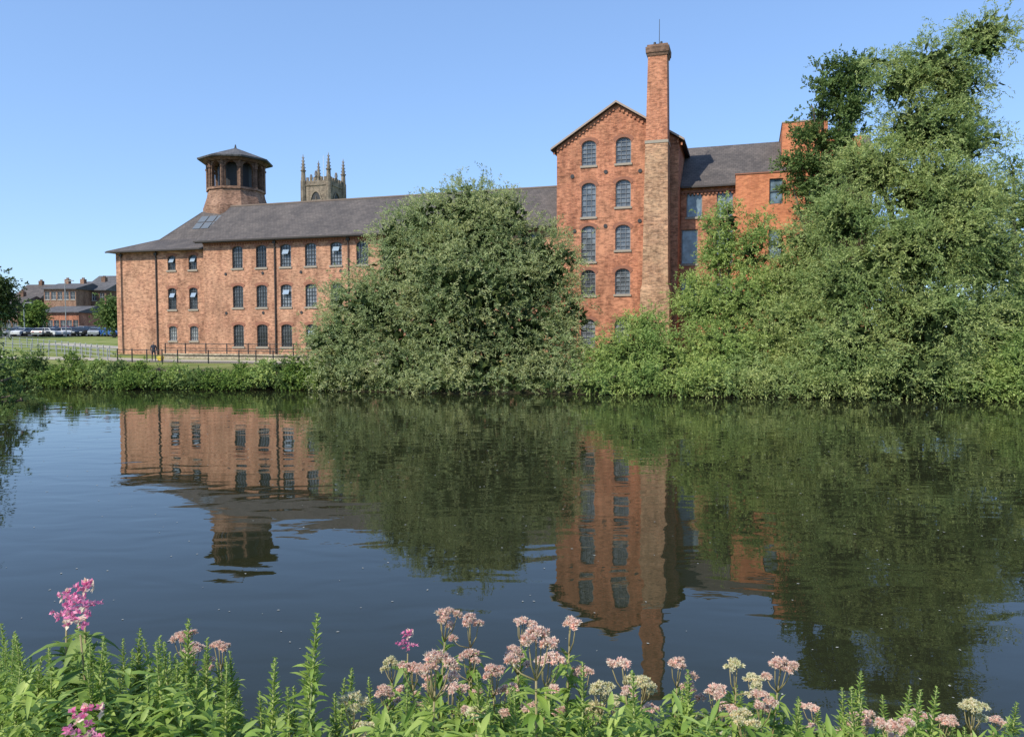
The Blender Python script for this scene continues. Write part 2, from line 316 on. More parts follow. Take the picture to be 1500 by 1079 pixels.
# ---------------- main mill: left wing + long range
mill=thing("brick_mill","long old orange brick riverside mill with slate roof","building",O,ANG)
LW=[]
for s in (-4.46,-1.82):
    LW+= [dict(s=s,z=9.97,w=1.02,h=1.5,rows=4), dict(s=s,z=5.95,w=1.05,h=2.2,hop=0.75), dict(s=s,z=2.75,w=1.02,h=1.5,gl=M_glassp,fm=M_framel,rows=4)]
LW[0]['hop']=0.8; LW[3]['hop']=0.8
mkwall(mill,[(-11.66,0.2),(0.0,0.2),(0.0,12.0),(-11.66,12.0)],LW,0.6,M_brick,13.4)
MW=[]
hops={(0,2):.75,(1,2):.75,(2,3):.7,(0,4):.8}
for k in range(12):
    for r_,z in enumerate((9.9,6.04,2.2)):
        d=dict(s=4.04+2.756*k,z=z,w=1.22,h=2.17)
        if (r_,k) in hops: d['hop']=hops[(r_,k)]
        if r_<2 and k in (2,3,4) and (r_,k)!=(1,4): d['gl']=M_glassl
        MW.append(d)
mkwall(mill,[(0.0,0.2),(36.6,0.2),(36.6,12.75),(0.0,12.75)],MW,0.0,M_brick,10)
mb=MB()
pf=[(-0.55,12.62),(5,16.95),(10.55,12.62),(10.55,12.42),(5,16.7),(-0.55,12.42)]
mb.extr(pf,'x',-0.55,36.64); mb.obj("roof",M_slate,mill)
mb=MB(); mb.poly([(0,0.05,12.7),(0,9.9,12.7),(0,5,16.6)]); mb.obj("gable_wall",M_brick,mill)
mb=MB(); mb.box(-0.5,4.88,16.9,36.6,5.12,17.03); mb.obj("ridge_tiles",plain("ridge",(0.2,0.15,0.12),0.9),mill)
mb=MB(); mb.box(0.01,-0.12,12.35,36.5,-0.003,12.5)
for i in range(120): mb.box(0.1+i*0.3,-0.1,12.18,0.25+i*0.3,-0.004,12.352)
mb.obj("cornice",M_arch,mill)
mb=MB(); mb.box(-0.6,-0.72,12.5,36.5,-0.56,12.64); mb.obj("gutter",M_gutter,mill)
x0,x1,y0,y1=-12.3,3.0,0.0,14.0
r0=[(x0,y0,12.05),(x1,y0,12.05),(x1,y1,12.05),(x0,y1,12.05)]
i1=3.6; r1=[(x0+i1,y0+i1,13.55),(x1,y0+i1,13.55),(x1,y1-i1,13.55),(x0+i1,y1-i1,13.55)]
i2=7.0; ra=(x0+i2-0.6,y0+i2,16.9); rb=(x1,y0+i2,16.9)
mb=MB(); mb.poly([r0[0],(0.0,y0,12.05),(0.0,y0+i1,13.55),r1[0]]); mb.poly([r0[3],r0[0],r1[0],r1[3]]); mb.poly([r0[2],r0[3],r1[3],r1[2]])
mb.poly([r1[0],r1[1],rb,ra]); mb.poly([r1[3],r1[0],ra]); mb.poly([r1[2],r1[3],ra,rb])
mb.poly([(x0,y0,11.93),(0,y0,11.93),(0,y1,11.93),(x0,y1,11.93)])
mb.poly([(x0,y0,11.93),(0,y0,11.93),(0,y0,12.05),(x0,y0,12.05)]); mb.poly([(x0,y0,11.93),(x0,y1,11.93),(x0,y1,12.05),(x0,y0,12.05)])
mb.obj("roof",M_slate,mill)
mb=MB(); mb.box(x0-0.05,-0.14,11.9,-0.05,-0.01,12.04); mb.obj("gutter",M_gutter,mill)
mb=MB(); mb.tube([r0[0],r1[0],ra,rb],[0.07]*4,6); mb.obj("ridge_tiles",plain("ridge2",(0.16,0.14,0.13),0.9),mill)
sl=(16.9-13.55)/(i2-i1)
M_sky=plain("skylight_glass",(0.13,0.145,0.16),0.35)
for k in range(4):
    a=-5.4+k*1.1
    mb=MB()
    for q in (0,1):
        ya=4.75+q*0.85; yb_=ya+0.75
        mb.poly([(a,ya,13.55+(ya-i1)*sl+0.08),(a+0.95,ya,13.55+(ya-i1)*sl+0.08),(a+0.95,yb_,13.55+(yb_-i1)*sl+0.08),(a,yb_,13.55+(yb_-i1)*sl+0.08)])
    mb.obj("skylight",M_sky,mill)
for s,t,zt in ((-6.37,0.52,11.9),(8.4,-0.1,12.5),(-0.15,0.5,11.9),(16.4,-0.1,12.5),(-10.9,0.52,11.9)):
    mb=MB(); rr0=0.075 if s in (-6.37,8.4) else 0.05
    mb.tube([(s,t-0.02,0.6),(s,t-0.02,zt)],[rr0,rr0],8)
    mb.box(s-0.16,t-0.14,zt-0.35,s+0.16,t+0.06,zt-0.1)
    mb.obj("drain_pipe",M_gutter,mill)
for k in range(8):
    for zz in (5.5,9.35):
        mb=MB(); mb.extr([(2.65+k*4.3+0.15*math.cos(a),zz+0.15*math.sin(a)) for a in np.linspace(0,2*math.pi,9)[:-1]],'y',-0.05,-0.004); mb.obj("wall_tie_plate",M_dark,mill)
# ---------------- polygonal bell tower
tw=thing("bell_tower","many sided brick lantern tower with arched openings and slate cap","tower",fw(sx(350,10.2),10.2,-0.1),ANG)
tw.scale=(1.03,1.03,1.03)
NS=10; a0=math.radians(-44.2); STP=2*math.pi/NS
def octp(R,k): a=a0+STP*k; return Vector((R*math.cos(a),R*math.sin(a),0))
mb=MB(); mb.frus(0,0,12.5,17.2,3.55,3.52,NS,a0); mb.frus(0,0,17.2,18.4,3.5,3.1,NS,a0); mb.frus(0,0,18.4,19.0,3.1,3.0,NS,a0,False); mb.frus(0,0,19.0,19.22,3.16,3.16,NS,a0)
mb.obj("flared_base",M_brickm,tw)
v=[];f=[]; R=2.95
for k in range(NS):
    p,q=octp(R,k),octp(R,k+1); wd=(q-p).length; ex=(q-p).normalized(); nn=Vector((ex.y,-ex.x,0)); 
    if nn.dot(p)<0: nn=-nn
    hole=[(x+wd/2,z+19.3) for x,z in arch(1.2,2.65,0.6,9)]
    lp=[[Vector((0,19.22,0)),Vector((wd,19.22,0)),Vector((wd,22.15,0)),Vector((0,22.15,0))],[Vector((a,c,0)) for a,c in hole]]
    fl=[u for L in lp for u in L]; i=len(v)
    v+=[tuple(p+ex*u.x+Vector((0,0,u.y))) for u in fl]; f+=[tuple(i+c for c in tr) for tr in tessellate_polygon(lp)]
    i=len(v); n_=len(hole)
    v+=[tuple(p+ex*a+Vector((0,0,c))) for a,c in hole]+[tuple(p+ex*a-nn*0.4+Vector((0,0,c))) for a,c in hole]
    f+=[(i+c,i+(c+1)%n_,i+n_+(c+1)%n_,i+n_+c) for c in range(n_)]
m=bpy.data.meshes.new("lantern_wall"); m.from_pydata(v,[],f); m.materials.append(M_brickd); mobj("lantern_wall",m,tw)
for k in range(NS):
    mb=MB(); p=octp(2.98,k); mb.frus(p.x,p.y,19.225,22.0,0.17,0.17,4,a0+STP*k)
    mb.frus(p.x,p.y,21.3,21.5,0.25,0.25,4,a0+STP*k)
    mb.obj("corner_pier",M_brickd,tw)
mb=MB(); mb.frus(0,0,19.225,22.1,1.9,1.9,NS,a0); mb.obj("shade_core",M_dark,tw)  # dark block added inside the lantern, stands for shade behind the openings
mb=MB(); mb.frus(0,0,22.0,22.25,3.2,3.5,NS,a0); mb.obj("cornice",M_brickd,tw)
mb=MB(); mb.frus(0,0,22.26,22.42,3.95,4.0,8,a0); mb.frus(0,0,22.42,23.9,4.0,0.12,8,a0); mb.obj("roof",M_slateg,tw)
mb=MB(); mb.frus(0,0,23.85,24.3,0.14,0.05,8,0); mb.obj("finial",M_dark,tw)
# ---------------- gable building
gb=thing("gabled_mill_block","tall red brick gabled mill block with arched windows","building",O,ANG)
G=[]
for z,h in ((17.3,2.05),(13.1,2.8),(9.43,2.95),(6.66,2.1),(2.4,2.3)): G.append(dict(s=39.38,z=z,w=1.22,h=h,rise=0.42,gl=M_glassl,fm=M_framel,rows=6,cols=3))
for z,h in ((17.3,2.1),(13.8,2.2),(10.3,2.05),(6.7,2.1),(2.4,2.3)): G.append(dict(s=42.23,z=z,w=1.25,h=h,rise=0.42,gl=M_glassl,fm=M_framel,rows=6,cols=3))
G[3]['gl']=M_glass
mkwall(gb,[(36.67,0.2),(46.64,0.2),(46.64,18.95),(41.65,22.1),(36.67,18.95)],G,-1.0,M_brickg,13)
sl=3.15/4.98
mb=MB(); pf=[(36.2,18.85),(41.65,22.3),(47.1,18.85),(47.1,18.68),(41.65,22.12),(36.2,18.68)]
mb.extr(pf,'y',-1.35,13.4); mb.obj("roof",M_slate,gb)
for sg in (1,-1):
    for k in range(17):
        a=0.25+k*0.31; x=41.65+sg*a; z=22.05-a*sl
        mb=MB(); mb.box(x-0.07,-1.11,z-0.36,x+0.07,-1.004,z-0.15); mb.obj("dentil",M_brickg,gb)
mb=MB()
mb.poly([(41.65,-1.37,22.31),(47.1,-1.37,18.86),(47.1,-1.37,18.70),(41.65,-1.37,22.14),(36.2,-1.37,18.70),(36.2,-1.37,18.86)])
mb.obj("verge_board",plain("verge",(0.36,0.28,0.23),0.8),gb)
for k,(s,z) in enumerate(((40.8,12.3),(40.8,16.7),(38.2,12.0),(43.6,12.6),(43.6,16.6),(38.0,16.5))):
    mb=MB(); mb.extr([(s+0.17*math.cos(a),z+0.17*math.sin(a)) for a in np.linspace(0,2*math.pi,9)[:-1]],'y',-1.06,-1.004); mb.obj("wall_tie_plate",M_dark,gb)
# ---------------- chimney
ch=thing("brick_chimney","tall square tapering mill chimney with corbelled cap","chimney",fw(45.13,-2.25,0),ANG)
q=math.sqrt(2)
mb=MB(); mb.frus(0,0,0.3,6.9,1.14*q,1.12*q); mb.frus(0,0,6.9,7.3,1.12*q,1.0*q); mb.frus(0,0,7.3,18.2,1.0*q,0.86*q,caps=True); mb.obj("lower_shaft",M_brickc,ch)
mb=MB(); mb.frus(0,0,18.2,18.42,0.90*q,0.90*q); mb.obj("string_course",M_sill,ch)
mb=MB(); mb.frus(0,0,18.42,25.0,0.84*q,0.72*q); mb.obj("upper_shaft",M_brickg,ch)
mb=MB(); mb.frus(0,0,24.9,25.12,0.78*q,0.84*q); mb.frus(0,0,25.12,25.55,0.88*q,0.9*q); mb.frus(0,0,25.55,25.75,0.82*q,0.78*q)
mb.obj("cap",M_brickd,ch)
mb=MB()
for k in range(6): a=k*math.pi/3; mb.frus(0.5*math.cos(a),0.5*math.sin(a),25.75,26.0,0.12,0.1,6)
mb.obj("chimney_pot_rim",M_dark,ch)
mb=MB(); mb.tube([(0.05,0,25.7),(0.05,0,27.9)],[0.03,0.02],5); mb.obj("lightning_rod",M_dark,ch)
# ---------------- right range
rr=thing("slate_roofed_range","lower brick range with slate roof and large modern windows","building",O,ANG)
Rw=[dict(s=47.75,z=13.0,w=1.25,h=2.0),dict(s=50.15,z=12.9,w=1.25,h=2.1),dict(s=47.4,z=9.2,w=1.3,h=2.8),dict(s=50.15,z=9.2,w=1.3,h=2.8),dict(s=47.4,z=5.4,w=1.3,h=2.6),dict(s=50.15,z=5.4,w=1.3,h=2.6)]
for d in Rw: d.update(rise=0,cols=1,rows=1,gl=M_glassb,fm=M_framel,lint=False)
mkwall(rr,[(46.66,0.2),(61,0.2),(61,15.5),(46.66,15.5)],Rw,1.0,M_brickg,11)
mb=MB(); pf=[(0.6,15.45),(6,19.8),(11.5,15.45),(11.5,15.3),(6,19.6),(0.6,15.3)]; mb.extr(pf,'x',46.66,61.4); mb.obj("roof",M_slate,rr)
mb=MB(); mb.box(46.7,0.85,14.95,51.0,0.995,15.1)
for i in range(14): mb.box(46.75+i*0.3,0.87,14.78,46.9+i*0.3,0.994,14.952)
mb.obj("cornice",M_arch,rr)
mb=MB(); mb.box(46.68,0.48,15.3,51.0,0.6,15.43); mb.obj("gutter",M_gutter,rr)
nb=thing("modern_brick_block","plain bright orange brick extension with flat roof","building",O,ANG)
Nw=[dict(s=54.0,z=13.5,w=0.98,h=1.95),dict(s=54.0,z=9.3,w=0.98,h=2.2),dict(s=56.8,z=13.5,w=0.98,h=1.95),dict(s=54.0,z=5,w=0.98,h=2.2)]
for d in Nw: d.update(rise=0,cols=1,rows=2,gl=M_glassb,lint=False,sill=False)
mkwall(nb,[(51.0,0.2),(58.4,0.2),(58.4,15.9),(51.0,15.9)],Nw,-0.5,M_brickn,0.99)
mb=MB(); mb.box(50.95,-0.56,15.903,58.45,1.0,16.0); mb.obj("parapet_coping",M_arch,nb)
mb=MB(); mb.box(54.5,2.5,15.6,57.9,9,20.4); mb.box(57.903,3.0,15.6,60.4,9,19.1); mb.obj("stair_block_wall",M_brickn,nb)
mb=MB(); mb.box(54.45,2.45,20.403,57.95,9.05,20.5); mb.obj("coping",M_sill,nb)
# ---------------- retaining wall, railings
rw=thing("stone_retaining_wall","low pale stone retaining wall with shallow arches","wall",O,ANG)
holes=[[(x+s,z+0.45) for x,z in arch(2.0,0.6,0.5,9)] for s in (6.4,13.0,19.5)]
WL=-1.9
v,f=wall("wall",[(WL,0.3),(28,0.3),(28,1.45),(WL,1.45)],holes,-3.6,M_stone,rw,0.5)
i=len(v); v+=[(WL,-3.6,1.45),(28,-3.6,1.45),(28,-3.0,1.45),(WL,-3.0,1.45),(WL,-3.6,0.3),(WL,-3.0,0.3),(WL,-3.1,0.3),(28,-3.1,0.3),(28,-3.1,1.4),(WL,-3.1,1.4)]
f+=[(i,i+1,i+2,i+3),(i,i+4,i+5,i+3),(i+6,i+7,i+8,i+9)]
m=bpy.data.meshes.new("stonework"); m.from_pydata(v,[],f); m.materials.append(M_stone); mobj("stonework",m,rw)
mb=MB(); mb.box(WL-0.1,-3.7,1.453,28,-2.9,1.56); mb.obj("coping",M_stone,rw)
def railing(name,label,pts,h,mat,rails,spacing,bal=0,cat="fence",rt=0.03):
    o=thing(name,label,cat,pts[0]); L=[Vector(p)-Vector(pts[0]) for p in pts]
    mb=MB()
    for zz in rails:
        for a,b_ in zip(L[:-1],L[1:]): mb.tube([a+Vector((0,0,zz)),b_+Vector((0,0,zz))],[rt,rt],6)
    mb.obj("rail",mat,o)
    mb=MB(); mb.frus(0,0,-0.3,h,0.06,0.055,6); mb.frus(0,0,h,h+0.06,0.08,0.03,6); pm=mb.me("post",mat)
    for a,b_ in zip(L[:-1],L[1:]):
        k=max(1,round((b_-a).length/spacing))
        for j in range(k): mobj("post",pm,o,a.lerp(b_,j/k))
    return o
def gp(v,dz=0): return Vector((v.x,v.y,gh(v.x,v.y)+dz))
railing("iron_railing","dark iron railing along the riverside path",[gp(fw(sx(p,-8.5),-8.5)) for p in (172,215,260,305,350,400,460,520)],1.15,M_dark,(0.15,0.65,1.12),2.2,0)
railing("iron_railing","dark iron railing on top of the stone wall",[fw(WL,-3.3,1.56),fw(10,-3.3,1.56),fw(27.5,-3.3,1.56)],0.95,M_dark,(0.5,0.93),2.4,0.0)
railing("steel_fence","pale galvanised steel fence beside the grass slope",[gp(fw(sx(p,t),t)) for p,t in ((-20,12),(40,8),(110,1),(170,-5))],1.15,M_lgrey,(0.35,0.75,1.1),2.0,0,rt=0.022)
railing("steel_fence","pale galvanised steel fence beside the riverside path",[gp(fw(sx(p,t),t)) for p,t in ((-20,1),(60,-2),(120,-5),(171,-8.5))],1.15,M_lgrey,(0.35,0.75,1.1),2.0,0,rt=0.022)
def strip(name,pa,pb,mat):
    mb=MB()
    for i in range(len(pa)-1):
        q=[pa[i],pa[i+1],pb[i+1],pb[i]]; mb.poly([Vector((p.x,p.y,gh(p.x,p.y)+0.035)) for p in q])
    o=mb.obj(name,mat); o["kind"]="structure"; return o
M_path=plain("path_gravel",(0.38,0.33,0.26),0.95)
sl_=[-30+k*1.5 for k in range(43)]
strip("path",[fw(s,-8) for s in sl_],[fw(s,-4.6) for s in sl_],M_path)
sl2=[-40+k*1.5 for k in range(19)]
strip("path",[fw(s,6.5-(s+13)*0.3) for s in sl2],[fw(s,9.5-(s+13)*0.3) for s in sl2],M_path)
V=[];Fq=[]
xs2=np.arange(-150,-44,4.0); ys2=np.arange(128,166,3.0)
for y in ys2:
    for x in xs2: V.append((x,y,gh(x,y)+0.05))
for j in range(len(ys2)-1):
    for i in range(len(xs2)-1): a=j*len(xs2)+i; Fq.append((a,a+1,a+1+len(xs2),a+len(xs2)))
m=bpy.data.meshes.new("car_park"); m.from_pydata(V,[],Fq); m.materials.append(M_asph); cp=mobj("car_park_surface",m); cp["kind"]="structure"
# ---------------- church tower
c0=at(484,488,250)
ct=thing("church_tower","gothic stone church tower with pinnacles and battlements","tower",(c0.x,250,3.4),math.radians(-17))
a=9.6; H=50.0
mb=MB(); mb.box(-a,0,0,0,a,H); mb.obj("shaft",M_cath,ct)
for (x,y) in ((0,0),(-a,0),(-a,a),(0,a)):
    mb=MB(); mb.frus(x,y,0,H+1.2,1.2,0.95,8,math.pi/8); mb.obj("corner_buttress",M_cath,ct)
mb=MB()
mb.box(-a,-0.25,H-0.6,0,-0.02,H); mb.box(0.02,0,H-0.6,0.25,a,H)
mb.box(-a,-0.12,H,0,0.35,H+1.0); mb.box(-0.35,0.36,H,0.12,a,H+1.0)
mb.box(-a,a-0.3,H,-0.36,a,H+1.0); mb.box(-a,0.36,H,-a+0.35,a-0.31,H+1.0)
for k in range(6):
    x=-a+1.15+k*1.35; mb.box(x,-0.12,H+1,x+0.75,0.35,H+2.2); mb.box(-0.35,1.15+k*1.35,H+1,0.12,1.9+k*1.35,H+2.2)
    mb.box(x,a-0.3,H+1,x+0.75,a,H+2.2)
mb.obj("battlement",M_cath,ct)
def pinn(x,y,s,hs):
    mb=MB(); mb.frus(x,y,H+1.2,H+1.2+3*hs,0.8*s,0.65*s,8,math.pi/8); mb.frus(x,y,H+1.2+3*hs,H+1.5+3*hs,0.95*s,0.95*s,8,math.pi/8); mb.frus(x,y,H+1.5+3*hs,H+1.5+8.1*hs,0.62*s,0.06,8,math.pi/8)
    for q in (0.15,0.35,0.55,0.75):
        rr_=0.62*s*(1-q)+0.18
        for k in range(4):
            aa=k*math.pi/2+math.pi/4; mb.frus(x+rr_*math.cos(aa),y+rr_*math.sin(aa),H+1.5+3*hs+q*5.1*hs,H+1.9+3*hs+q*5.1*hs,0.16,0.05,4)
    mb.obj("pinnacle",M_cath,ct)
for (x,y) in ((0,0),(-a,0),(-a,a),(0,a)): pinn(x,y,1.0,1.05)
for (x,y) in ((-a/2,0.1),(0,a/2),(-a/2,a),(-a,a/2)): pinn(x,y,0.5,0.35)
def goth(w,h): 
    return [(-w/2,0),(w/2,0)]+[(w/2-(w*0.5)*t**1.6,h*0.6+h*0.4*math.sin(t*math.pi/2)) for t in np.linspace(0,1,6)]+[(-w/2+(w*0.5)*t**1.6,h*0.6+h*0.4*math.sin(t*math.pi/2)) for t in np.linspace(1,0,6)][1:]
for face in (0,1):
    mb=MB(); g_=goth(4.0,9.5); 
    P=(lambda x,z,o_: (-a/2+x,-o_,H-12.2+z)) if face==0 else (lambda x,z,o_: (o_,a/2+x,H-12.2+z))
    mb.poly([P(x,z,0.03) for x,z in g_]); ob=mb.obj("belfry_window",M_dark,ct)
    mb=MB(); N=len(g_)
    for i in range(1,N):
        j=(i+1)%N; x,z=g_[i]; x2,z2=g_[j]
        mb.poly([P(x,z,0.3),P(x2,z2,0.3),P(x2*1.25,z2*1.04,0.3),P(x*1.25,z*1.04,0.3)]); mb.poly([P(x,z,0.3),P(x2,z2,0.3),P(x2,z2,0.03),P(x,z,0.03)])
    for xx in (-1,0,1):
        mb.poly([P(xx-0.13,0,0.2),P(xx+0.13,0,0.2),P(xx+0.13,8.2 if xx==0 else 6.8,0.2),P(xx-0.13,8.2 if xx==0 else 6.8,0.2)])
    for zz in (1.2,2.6,4,5.4,6.6): mb.poly([P(-2,zz,0.15),P(2,zz,0.15),P(2,zz+0.3,0.1),P(-2,zz+0.3,0.1)])
    mb.obj("tracery",M_cath,ob)
mb=MB(); mb.tube([(-a/2,a/2,H),(-a/2,a/2,H+10.5)],[0.12,0.06],6); mb.obj("flagpole",M_white,ct)
# ------------------------------------------------------------------ vegetation
def unit(v): return v/np.maximum(np.linalg.norm(v,axis=1,keepdims=True),1e-6)
def leafquads(c,d,L,W,nh=None):
    N=len(c); h=rng.normal(size=(N,3)) if nh is None else nh+0.5*rng.normal(size=(N,3))
    s=unit(np.cross(d,h)); L=np.broadcast_to(np.asarray(L),(N,))[:,None]*rng.uniform(0.7,1.3,(N,1)); W=np.broadcast_to(np.asarray(W),(N,))[:,None]*rng.uniform(0.8,1.2,(N,1))
    V=np.empty((N,4,3)); V[:,0]=c; V[:,1]=c+d*L*.45+s*W*.5; V[:,2]=c+d*L; V[:,3]=c+d*L*.45-s*W*.5
    return V
def crown_arrays(lobes,nclump,nspray,nleaf,L,W,sprlen,droop,up,sigma,rmin=0.55,inner=2500,innerL=0.5,zmin=0.06):
    C=np.array([l[0] for l in lobes],float); R=np.array([l[1] for l in lobes],float)
    wts=(R[:,0]*R[:,2])**0.9; wts/=wts.sum()
    idx=rng.choice(len(lobes),nclump,p=wts); d=unit(rng.normal(size=(nclump,3))+np.array([-0.1,-0.3,0.1]))
    r=rng.uniform(rmin,1.03,(nclump,1))
    P=C[idx]+d*R[idx]*r
    q=((P[:,None,:]-C[None])/R[None]); q=np.sqrt((q**2).sum(2)); q[np.arange(nclump),idx]=9
    keep=q.min(1)>0.66; P=P[keep]; d=d[keep]; n=len(P)
    sg=sigma*rng.uniform(0.5,1.6,(n,1,1))
    st=P[:,None,:]+rng.normal(size=(n,nspray,3))*sg*np.array([1,1,0.8])
    dd=d[:,None,:]*0.7+rng.normal(size=(n,nspray,3))*0.5+np.array([0,0,up]); dd=unit(dd.reshape(-1,3)); st=st.reshape(-1,3)
    ns=len(st); ln=sprlen*rng.uniform(0.5,1.5,(ns,1,1))
    u=(np.linspace(0.08,1,nleaf)[None,:,None]+rng.normal(size=(ns,nleaf,1))*0.03)
    pos=st[:,None,:]+dd[:,None,:]*ln*u+np.array([0,0,-1])*droop*ln*u*u+rng.normal(size=(ns,nleaf,3))*0.03
    ld=dd[:,None,:]+np.array([0,0,-2])*droop*u+rng.normal(size=(ns,nleaf,3))*0.5
    clump_n=unit(d*0.9+np.array([-0.42,-0.5,0.45])+rng.normal(size=d.shape)*0.45)
    nh=np.repeat(clump_n,nspray*nleaf,axis=0)
    pos=pos.reshape(-1,3); ld=unit(ld.reshape(-1,3))
    k=pos[:,2]>zmin; V=leafquads(pos[k],ld[k],L,W,nh[k]); n2=0
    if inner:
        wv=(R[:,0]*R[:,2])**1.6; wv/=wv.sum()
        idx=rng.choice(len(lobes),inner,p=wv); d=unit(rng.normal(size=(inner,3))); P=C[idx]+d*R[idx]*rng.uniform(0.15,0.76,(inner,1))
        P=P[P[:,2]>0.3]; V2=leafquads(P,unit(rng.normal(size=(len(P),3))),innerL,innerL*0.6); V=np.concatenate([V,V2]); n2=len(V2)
    return V,n2
def lobe(px,py,rx,ry,Y,df=0.85):
    c=at(px,py,Y); k=Y/F; return ((c.x,c.y,c.z),(rx*k,max(rx,ry*0.8)*k*df,ry*k))
def skirt(a_,b_,step=42,py=560,rx=36,ry=17,off=0.5):
    out=[]
    for px in np.arange(a_,b_,step):
        u=(px-750)/F; Y=43.3/(1+0.169*u)+off; c=at(px+rng.uniform(-6,6),py+rng.uniform(-5,5)+max(0,(px-900)*0.018),Y); k=Y/F
        out.append(((c.x,Yb(c.x)+off,max(0.45,c.z)),(rx*k,1.3,ry*k*rng.uniform(0.9,1.5))))
    return out
def tree(name,label,cat,base,lobes,mat,trunk_r=0.4,group=None,limbs=None,**kw):
    bz=gh(base[0],base[1]); b0=Vector((base[0],base[1],bz))
    o=thing(name,label,cat,b0,0,group)
    V,n2=crown_arrays(lobes,**kw); V=V-np.array([b0.x,b0.y,b0.z]); n=len(V)
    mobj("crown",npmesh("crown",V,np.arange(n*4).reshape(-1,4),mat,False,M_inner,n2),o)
    mb=MB(); idx=list(range(len(lobes)))
    big=sorted(idx,key=lambda i:-lobes[i][1][0])[:limbs or 9]
    topz=max(l[0][2] for l in lobes); 
    cen=Vector((sum(l[0][0] for l in lobes)/len(lobes),sum(l[0][1] for l in lobes)/len(lobes),0))-b0; cen.z=0
    fork=Vector((cen.x*0.15,cen.y*0.15,max(0.8,(topz-bz)*0.18)))
    mb.tube([(0,0,-0.4),(fork*0.5)+Vector((0.05,0,0)),fork],[trunk_r*1.3,trunk_r,trunk_r*0.85],8)
    for i in big:
        e=Vector(lobes[i][0])-b0; m1=fork.lerp(e,0.45)+Vector((random.uniform(-.4,.4),random.uniform(-.4,.4),0.1*e.length*0.5)); tip=e+Vector((random.uniform(-.3,.3),random.uniform(-.3,.3),lobes[i][1][2]*0.7))
        mb.tube([fork,m1,e,tip],[trunk_r*0.55,trunk_r*0.38,trunk_r*0.2,0.03],6)
    mb.obj("trunk",M_bark,o,smooth=True)
    return o
wk=dict(nspray=8,nleaf=15,L=0.18,W=0.052,sprlen=0.85,droop=0.38,up=0.55,sigma=0.36)
tree("willow_tree","large rounded grey green willow overhanging the river","tree",(-3.5,49.5),
 [lobe(*q) for q in ((692,350,84,72,51),(620,405,90,80,50),(762,400,86,78,51),(545,460,77,64,49),(500,505,50,54,48),(640,500,125,62,48),(760,495,92,66,48),(803,400,48,68,52),(688,305,62,42,52),(592,355,52,46,51),(830,470,34,66,50),(515,535,45,36,46.5),(600,540,72,38,46),(700,540,92,38,46),(800,540,54,38,46),(745,320,42,36,51),(476,505,26,46,47.5),(640,330,54,46,51),(690,430,110,70,47.5),(845,540,22,36,47))]+skirt(492,850),
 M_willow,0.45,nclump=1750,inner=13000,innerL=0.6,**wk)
tree("willow_tree","very tall pale green willow with feathery upright sprays","tree",(23.5,43.5),
 [lobe(*q) for q in ((1438,58,40,38,44),(1368,98,48,34,44),(1322,128,36,32,44),(1402,140,38,38,45),(1350,192,60,44,44),(1410,210,34,42,45),(1285,250,60,40,44),(1370,285,78,52,43),(1450,295,34,42,45),(1245,322,52,42,43),(1330,370,88,56,42),(1432,378,70,56,43),(1255,415,64,50,42),(1350,465,95,54,41),(1450,478,54,54,43),(1250,500,62,44,41),(1330,546,80,38,40),(1400,552,60,34,41),(1476,40,12,10,44),(1290,90,18,10,44),(1460,205,14,10,45),(1400,330,60,50,41.5),(1240,548,52,32,40.6),(1455,120,10,12,44))]+skirt(1225,1430,off=0.3),
 M_willowb,0.5,nclump=1750,inner=11000,innerL=0.6,**wk)
tree("willow_tree","dark tree standing behind the tall willow","tree",(34,50),
 [lobe(*q) for q in ((1505,310,34,56,50),(1515,400,50,80,50),(1500,480,50,60,49),(1484,245,12,12,50))],M_hedge,0.35,nclump=240,inner=2200,**wk)
sk=dict(nspray=8,nleaf=13,L=0.18,W=0.062,sprlen=0.7,droop=0.35,up=0.55,sigma=0.30)
tree("willow_shrub","low spreading light green shrub at the water edge","shrub",(8.6,45.2),
 [lobe(*q) for q in ((925,526,60,46,46),(884,546,34,34,46),(975,535,48,42,45),(1030,552,50,32,44.5),(940,482,28,20,47))]+skirt(868,1060),M_shrub,0.15,nclump=520,inner=3300,**sk)
tree("slender_tree","slender feathery green young tree against the brick wall","tree",(13.8,47.3),
 [lobe(*q) for q in ((1068,325,16,30,48),(1056,380,24,34,48),(1098,375,24,36,47.5),(1040,450,34,38,47),(1100,445,48,42,46.5),(1070,515,66,50,45.5),(1012,440,14,34,48),(1118,335,12,18,47.5),(1040,330,7,16,48))],M_shrub,0.2,nclump=470,inner=1800,**sk)
tree("willow_tree","mid sized green willow growing between taller trees","tree",(18.3,46),
 [lobe(*q) for q in ((1184,362,30,34,46),(1160,412,40,40,46),(1208,430,50,50,45),(1150,490,54,50,44.5),(1200,520,64,46,43.5),(1110,552,50,32,43.5),(1148,352,10,20,47),(1180,555,50,28,42.5))]+skirt(1070,1230),M_willowb,0.25,nclump=740,inner=4200,**wk)
tree("alder_tree","dark green tree with flat layered branches","tree",(22.8,54),
 [lobe(*q) for q in ((1240,102,34,10,54),(1205,128,30,9,54),(1255,132,36,12,54),(1192,160,24,8,54),(1232,165,42,12,54),(1180,200,30,9,54),(1228,205,42,13,54),(1172,238,30,9,54),(1215,243,42,13,54),(1190,272,39,12,54),(1162,275,18,7,54),(1200,305,38,12,54),(1265,105,20,10,54),(1205,98,15,6,54))],
 M_darkleaf,0.3,limbs=14,nclump=380,nspray=9,nleaf=12,L=0.18,W=0.10,sprlen=0.5,droop=0.1,up=0.15,sigma=0.26,inner=300,innerL=0.35,rmin=0.3)
tree("bramble_bush","bright green bush at the water edge","shrub",(27.0,40.3),
 [lobe(*q) for q in ((1478,548,44,34,39.6),(1505,528,30,40,40.2),(1440,566,28,20,39.4))]+skirt(1430,1540,off=0.3),M_shrub,0.1,nclump=300,inner=1900,**sk)
